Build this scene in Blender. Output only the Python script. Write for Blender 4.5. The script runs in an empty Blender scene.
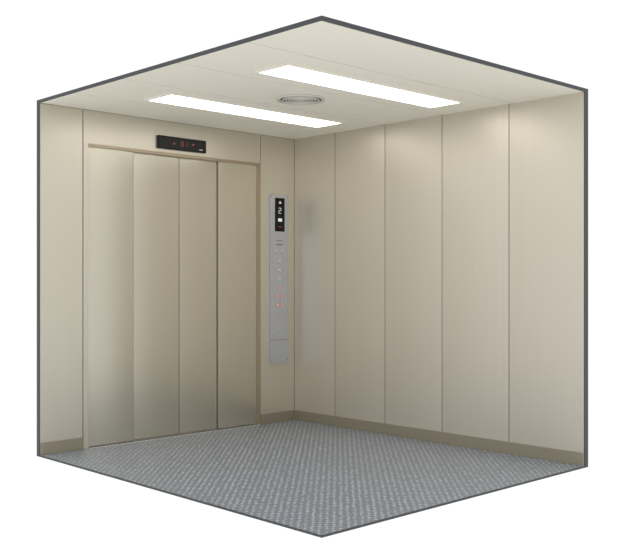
import bpy, bmesh, math
from mathutils import Vector, Matrix
W,D,H=2.234,2.636,2.29
sc=bpy.context.scene
def s2l(c):
    return tuple(((v/255)/12.92 if v/255<=0.04045 else ((v/255+0.055)/1.055)**2.4) for v in c)+(1,)
def mat(name,col,rough=.5,metal=0.0,emit=None,es=0,brush=None,k=None,spec=None):
    m=bpy.data.materials.new(name); m.use_nodes=True
    nt=m.node_tree; b=nt.nodes['Principled BSDF']
    c=s2l(col)
    b.inputs['Base Color'].default_value=c; b.inputs['Roughness'].default_value=rough; b.inputs['Metallic'].default_value=metal
    if spec is not None: b.inputs['Specular IOR Level'].default_value=spec
    if emit: b.inputs['Emission Color'].default_value=s2l(emit); b.inputs['Emission Strength'].default_value=es
    tc=nt.nodes.new('ShaderNodeTexCoord'); mp=nt.nodes.new('ShaderNodeMapping')
    mp.inputs['Scale'].default_value=brush or (30,30,30)
    n=nt.nodes.new('ShaderNodeTexNoise'); n.inputs['Scale'].default_value=1; n.inputs['Detail'].default_value=3
    nt.links.new(tc.outputs['Object'],mp.inputs[0]); nt.links.new(mp.outputs[0],n.inputs['Vector'])
    mx=nt.nodes.new('ShaderNodeMix'); mx.data_type='RGBA'
    k=k or (.95 if brush else .98)
    mx.inputs[6].default_value=tuple(v*k for v in c[:3])+(1,); mx.inputs[7].default_value=tuple(min(1,v*(2-k)) for v in c[:3])+(1,)
    nt.links.new(n.outputs[0],mx.inputs[0]); nt.links.new(mx.outputs[2],b.inputs['Base Color'])
    return m
M_wall=mat('champagne_steel_right',(207,200,186),.43,.6,brush=(220,220,1.2))
M_wl=mat('champagne_steel_front',(203,197,182),.36,.6,brush=(220,220,1.2))
M_door=mat('door_steel',(198,193,178),.27,.8,brush=(240,240,1.0))
M_ceil=mat('ceiling_paint',(243,239,225),.6)
M_seam=mat('seam_dark',(84,80,70),.7)
M_cseam=mat('ceiling_seam',(105,101,90),.7)
M_edge=mat('cut_edge_dark',(62,66,68),.6)
M_base=mat('baseboard_bronze',(152,144,126),.4,.3,brush=(2,2,150))
M_frame=mat('frame_bronze',(166,151,128),.35,.5,brush=(200,200,2))
M_sill=mat('sill_aluminium',(215,215,212),.35,.6)
M_groove=mat('groove',(60,60,58),.6)
M_cop=mat('control_steel',(196,201,212),.22,.95,brush=(4,4,300))
M_black=mat('black_glass',(8,8,9),.3,spec=.25)
M_red=mat('led_red',(90,40,30),.5,emit=(220,110,90),es=.25)
M_white=mat('led_white',(200,200,205),.5,emit=(220,225,235),es=.5)
M_or=mat('button_halo',(205,110,75),.4,emit=(235,110,70),es=.25)
M_btn=mat('button_steel',(215,217,225),.25,.6)
M_vent=mat('vent_plastic',(205,204,196),.5)
M_lamp=mat('lamp_diffuser',(250,250,245),.5,emit=(255,253,249),es=4.6)
M_lframe=mat('lamp_frame',(232,230,220),.45)

def floor_mat():
    m=bpy.data.materials.new('floor_vinyl'); m.use_nodes=True; nt=m.node_tree; N=nt.nodes; L=nt.links
    b=N['Principled BSDF']; b.inputs['Roughness'].default_value=.33
    tc=N.new('ShaderNodeTexCoord'); mp=N.new('ShaderNodeMapping'); mp.inputs['Scale'].default_value=(30,30,30); mp.inputs['Rotation'].default_value=(0,0,.785)
    L.new(tc.outputs['Object'],mp.inputs[0])
    v=N.new('ShaderNodeTexVoronoi'); v.inputs['Randomness'].default_value=.22; v.inputs['Scale'].default_value=1
    L.new(mp.outputs[0],v.inputs['Vector'])
    r=N.new('ShaderNodeValToRGB'); r.color_ramp.elements[0].position=.14; r.color_ramp.elements[0].color=s2l((206,213,223)); r.color_ramp.elements[1].position=.34; r.color_ramp.elements[1].color=s2l((126,133,143))
    L.new(v.outputs['Distance'],r.inputs[0])
    n=N.new('ShaderNodeTexNoise'); n.inputs['Scale'].default_value=80; n.inputs['Detail'].default_value=4; L.new(tc.outputs['Object'],n.inputs['Vector'])
    r2=N.new('ShaderNodeValToRGB'); r2.color_ramp.elements[0].position=.38; r2.color_ramp.elements[0].color=(.74,.74,.74,1); r2.color_ramp.elements[1].position=.62; r2.color_ramp.elements[1].color=(1.12,1.12,1.12,1)
    L.new(n.outputs[0],r2.inputs[0])
    mx=N.new('ShaderNodeMix'); mx.data_type='RGBA'; mx.blend_type='MULTIPLY'; mx.inputs[0].default_value=1
    L.new(r.outputs[0],mx.inputs[6]); L.new(r2.outputs[0],mx.inputs[7]); L.new(mx.outputs[2],b.inputs['Base Color'])
    bp=N.new('ShaderNodeBump'); bp.invert=True; bp.inputs['Strength'].default_value=.3; bp.inputs['Distance'].default_value=.0015
    L.new(v.outputs['Distance'],bp.inputs['Height']); L.new(bp.outputs[0],b.inputs['Normal'])
    return m
M_floor=floor_mat()

class MB:
    def __init__(s,name,parent=None):
        s.bm=bmesh.new(); s.mats=[]; s.name=name; s.parent=parent
    def mi(s,m):
        if m not in s.mats: s.mats.append(m)
        return s.mats.index(m)
    def box(s,x0,x1,y0,y1,z0,z1,m,bev=0):
        r=bmesh.ops.create_cube(s.bm,size=1)
        vs=r['verts']
        for v in vs:
            v.co=Vector(((x0+x1)/2+v.co.x*(x1-x0),(y0+y1)/2+v.co.y*(y1-y0),(z0+z1)/2+v.co.z*(z1-z0)))
        fs=set(f for v in vs for f in v.link_faces); i=s.mi(m)
        for f in fs: f.material_index=i
        if bev:
            es=list(set(e for v in vs for e in v.link_edges))
            rr=bmesh.ops.bevel(s.bm,geom=es,offset=bev,segments=2,affect='EDGES',profile=.6)
            for f in rr['faces']: f.material_index=i
    def bowed(s,axis,a0,a1,p0,p1,z0,z1,m,bow,n=16):
        """sheet-metal panel, slightly crowned across its width. axis 'x': spans x, front faces -y (front at p0, back p1); 'y': spans y, front faces -x"""
        i=s.mi(m); F=[];B=[]
        for k in range(n+1):
            u=k/n*2-1; a=a0+(a1-a0)*k/n; p=p0-bow*(1-u*u)
            for L_,q in ((F,p),(B,p1)):
                L_.append([s.bm.verts.new((a,q,z) if axis=='x' else (q,a,z)) for z in (z0,z1)])
        for k in range(n):
            f=s.bm.faces.new((F[k][0],F[k+1][0],F[k+1][1],F[k][1])); f.smooth=True; f.material_index=i
            for t in (0,1):
                f=s.bm.faces.new((F[k][t],F[k+1][t],B[k+1][t],B[k][t])); f.material_index=i
            f=s.bm.faces.new((B[k][0],B[k+1][0],B[k+1][1],B[k][1])); f.material_index=i
        for k in (0,n):
            f=s.bm.faces.new((F[k][0],F[k][1],B[k][1],B[k][0])); f.material_index=i
    def cyl(s,c,r,h,axis,m,seg=40,r2=None):
        rot={'z':Matrix(),'y':Matrix.Rotation(math.pi/2,4,'X'),'x':Matrix.Rotation(math.pi/2,4,'Y')}[axis]
        q=bmesh.ops.create_cone(s.bm,cap_ends=True,segments=seg,radius1=r,radius2=r if r2 is None else r2,depth=h,matrix=Matrix.Translation(c)@rot)
        i=s.mi(m)
        for f in set(f for v in q['verts'] for f in v.link_faces): f.material_index=i
    def ring(s,c,R,r,m,axis='z',seg=48,ms=8,flat=1):
        i=s.mi(m); g=[]
        for a in range(seg):
            t=2*math.pi*a/seg; row=[]
            for b in range(ms):
                p=2*math.pi*b/ms; q=R+r*math.cos(p); h=r*math.sin(p)*flat
                co=Vector((q*math.cos(t),q*math.sin(t),h)) if axis=='z' else Vector((q*math.cos(t),h,q*math.sin(t)))
                row.append(s.bm.verts.new(co+Vector(c)))
            g.append(row)
        for a in range(seg):
            for b in range(ms):
                f=s.bm.faces.new((g[a][b],g[(a+1)%seg][b],g[(a+1)%seg][(b+1)%ms],g[a][(b+1)%ms])); f.material_index=i; f.smooth=True
    def done(s):
        bmesh.ops.recalc_face_normals(s.bm,faces=s.bm.faces)
        for ed in s.bm.edges:
            if len(ed.link_faces)==2 and ed.calc_face_angle(0)>.6 and any(not f.smooth for f in ed.link_faces): ed.smooth=False
        me=bpy.data.meshes.new(s.name); s.bm.to_mesh(me); s.bm.free()
        for m in s.mats: me.materials.append(m)
        o=bpy.data.objects.new(s.name,me); sc.collection.objects.link(o)
        if s.parent: o.parent=s.parent
        return o
def empty(name):
    o=bpy.data.objects.new(name,None); sc.collection.objects.link(o); return o

T=.04
# floor
f=MB('floor'); f.box(-W,0,-D,T,-.010,0,M_floor); f.done()
t=MB('trim_1'); e=.004
t.box(-W-e,-W,-D,T,-.011,.0,M_edge); t.box(-W-e,T,-D-e,-D,-.011,.0,M_edge); t.done()
# ceiling panels
c=MB('ceiling'); ys=[0,-.445,-1.0,-1.53,-2.12,-D]
for a,b in zip(ys[:-1],ys[1:]): c.box(-W,0,b+.005,a-.005,H,H+.012,M_ceil,.0015)
c.box(-W,T,-D,T,H+.006,H+.02,M_cseam); c.done()
t=MB('trim_2'); t.box(-W-e,-W,-D,T,H,H+.022,M_edge); t.box(-W-e,T,-D-e,-D,H,H+.022,M_edge); t.done()
# right wall
w=MB('wall_right'); ts=[0,.4725,.997,1.532,2.088,D]
for a,b in zip(ts[:-1],ts[1:]): w.bowed('y',-b+.0028,-a-.0028,0,.012,.0,H,M_wall,.004)
w.box(.006,T,-D+.001,T,0,H,M_seam); w.done()
t=MB('trim_3'); t.box(.0,T,-D-e,-D,0,H,M_edge); t.done()
# door wall
DL,DR,DT=1.886,.382,2.05
w=MB('wall_back')
w.box(-W,-1.926,0,.02,0,H,M_wl,.002)
w.box(-1.921,-.3625,0,.02,DT+.012,H,M_wl,.002)
w.box(-.3575,0,0,.02,0,H,M_wl,.002)
w.box(-W,-DL-.01,.01,T,0,H,M_seam); w.box(-DR+.01,0,.01,T,0,H,M_seam); w.box(-W,0,.01,T,DT+.015,H,M_seam)
w.done()
t=MB('trim_4'); t.box(-W-e,-W,0,T,0,H,M_edge); t.done()
# baseboards
b=MB('baseboard_back'); b.box(-W,-1.926,-.010,0,0,.08,M_base,.002); b.box(-.358,-.010,-.010,0,0,.08,M_base,.002); b.done()
b=MB('baseboard_right'); b.box(-.010,0,-D,0,0,.08,M_base,.002); b.done()
# door
door=empty('door_1')
fr=MB('door_frame',door)
fr.box(-1.922,-DL,-.004,T,0,DT+.012,M_wl,.002)
fr.box(-DR,-.360,-.004,T,0,DT+.012,M_frame,.002)
fr.box(-DL,-DR,-.004,T,DT-.008,DT+.012,M_frame,.002); fr.done()
xs=[-1.886,-1.524,-1.118,-.768,-.382]
for i in range(4):
    p=MB('door_panel_%d'%(i+1),door); y=.012 if i in(0,3) else .030
    o0=.0 if i in (0,3) else (.02 if i==1 else 0); o1=.02 if i==2 else 0
    g=.0025
    p.bowed('x',xs[i]-o0+(g if i==2 else 0),xs[i+1]+o1-(g if i==1 else 0),y,y+.013,.008,DT+.01,M_door,.005)
    if i==0: p.box(xs[1],xs[1]+.005,y+.004,y+.016,.008,DT+.01,M_seam)
    if i==3: p.box(xs[3]-.002,xs[3],y+.011,y+.016,.008,DT+.01,M_seam)
    p.done()
s=MB('door_backing',door); s.box(-DL,-DR,.046,.052,0,DT+.01,M_seam); s.done()
s=MB('door_sill',door)
s.box(-DL,-DR,-.022,.045,.0,.005,M_sill,.001)
n=60
for i in range(n):
    x=-DL+.012+i*(DL-DR-.02)/n; s.box(x,x+.012,-.018,-.006,.004,.0062,M_groove)
s.box(-DL+.005,-DR-.005,.0,.008,.004,.006,M_groove)
s.done()
def seg(mb,x,z,w,h,pat,m,y0,y1,th):
    S={'a':(x,x+w,z+h-th,z+h),'g':(x,x+w,z+h/2-th/2,z+h/2+th/2),'d':(x,x+w,z,z+th),
       'f':(x,x+th,z+h/2,z+h),'b':(x+w-th,x+w,z+h/2,z+h),'e':(x,x+th,z,z+h/2),'c':(x+w-th,x+w,z,z+h/2)}
    for k in pat:
        a=S[k]; mb.box(a[0],a[1],y0,y1,a[2],a[3],m)
def arrow(mb,x,z,s,up,m,y):
    v=[(x-s,z),(x+s,z),(x,z+(s*1.5 if up else -s*1.5))]
    vs=[mb.bm.verts.new((a,y,b)) for a,b in v]; f=mb.bm.faces.new(vs); f.material_index=mb.mi(m)
# floor indicator
ind=empty('floor_indicator_display')
h=MB('housing',ind); h.box(-1.335,-.908,-.022,0,2.087,2.180,M_black,.005)
h.box(-1.322,-.921,-.0235,-.021,2.098,2.169,M_black,.001); h.done()
h=MB('digits',ind)
seg(h,-1.14,2.115,.022,.038,'abcdefg',M_red,-.0245,-.023,.004)
seg(h,-1.105,2.115,.022,.038,'bc',M_red,-.0245,-.023,.004)
arrow(h,-1.20,2.124,.012,True,M_red,-.0245); arrow(h,-1.03,2.144,.012,False,M_red,-.0245)
h.box(-.975,-.945,-.0245,-.023,2.105,2.109,M_white); h.done()
# control panel
cop=empty('elevator_control_panel')
x0,x1=-.276,-.076; cx=(x0+x1)/2
p=MB('face_plate',cop); p.box(x0,x1,-.014,0,.473,1.823,M_cop); p.bowed('x',x0,x1,-.014,-.012,.473,1.823,M_cop,.0015); p.done()
p=MB('display',cop); p.box(cx-.045,cx+.055,-.019,-.013,1.53,1.80,M_black,.003)
arrow(p,cx+.005,1.755,.014,True,M_white,-.0195)
seg(p,cx-.010,1.675,.026,.045,'abged',M_white,-.0198,-.0188,.004)
p.box(cx-.015,cx+.025,-.0198,-.0188,1.61,1.635,M_white); p.box(cx-.02,cx+.03,-.0198,-.0188,1.565,1.570,M_red)
p.done()
p=MB('buttons',cop)
def button(x,z,r,m):
    p.ring((x,-.0165,z),r,.0025,m,'y',28,6); p.cyl((x,-.018,z),r*.82,.006,'y',M_btn,24)
for dx in (-.03,.03): button(cx+dx,1.375,.010,M_btn)
for z in (1.29,1.22,1.15,1.08): button(cx,z,.011,M_btn if z>1.1 else M_or)
for z in (1.01,.94):
    for dx in (-.026,.026): button(cx+dx,z,.013,M_or)
for k in range(6): p.box(cx-.03+k*.011,cx-.024+k*.011,-.017,-.0148,1.42,1.428,M_groove)
for k in range(5): p.box(cx-.028+k*.012,cx-.02+k*.012,-.017,-.0148,1.455,1.459,M_groove)
p.done()
p=MB('key_switch',cop); p.cyl((cx,-.018,.74),.012,.008,'y',M_btn,24); p.box(cx-.002,cx+.002,-.0235,-.0215,.733,.747,M_black)
for z in (.50,1.81):
    for dx in(-.085,.085): p.cyl((cx+dx,-.0152,z),.004,.002,'y',M_groove,12)
p.done()
p=MB('plate_joint',cop); p.box(x0+.001,x1-.001,-.0162,-.0135,.66,.6625,M_groove); p.done()
# ceiling lights
for k,(y0,y1) in enumerate([(-1.93,-1.685),(-.857,-.595)]):
    e_=empty('ceiling_light'); X0,X1=-1.80,-.31
    q=MB('frame',e_); fw=.018
    q.box(X0-fw,X0,y0-fw,y1+fw,H-.012,H,M_lframe,.003); q.box(X1,X1+fw,y0-fw,y1+fw,H-.012,H,M_lframe,.003)
    q.box(X0,X1,y0-fw,y0,H-.012,H,M_lframe,.003); q.box(X0,X1,y1,y1+fw,H-.012,H,M_lframe,.003); q.done()
    q=MB('diffuser',e_); q.box(X0,X1,y0,y1,H-.007,H,M_lamp); q.done()
# vent
v=MB('ceiling_vent'); cc=(-1.105,-1.275,H)
v.cyl((cc[0],cc[1],H-.003),.15,.006,'z',M_vent,56)
v.ring((cc[0],cc[1],H-.006),.147,.007,M_vent,'z',56)
v.cyl((cc[0],cc[1],H-.0062),.13,.001,'z',M_seam,56)
for R in (.035,.055,.075,.095,.115): v.ring((cc[0],cc[1],H-.010),R,.0055,M_vent,'z',48)
v.cyl((cc[0],cc[1],H-.012),.022,.012,'z',M_vent,32)
v.done()
# world
wd=bpy.data.worlds.new('World'); sc.world=wd; wd.use_nodes=True
bg=wd.node_tree.nodes['Background']; bg.inputs[0].default_value=(1,1,1,1); bg.inputs[1].default_value=1.05
sc.view_settings.view_transform='Standard'
# camera
cd=bpy.data.cameras.new('camera'); co=bpy.data.objects.new('camera',cd); sc.collection.objects.link(co)
co.location=(-5.1007,-5.6038,1.129); co.rotation_euler=(math.pi/2,0,-.7646)
cd.sensor_width=36; cd.lens=926.86/637*36; cd.shift_y=5.5/637
sc.camera=co
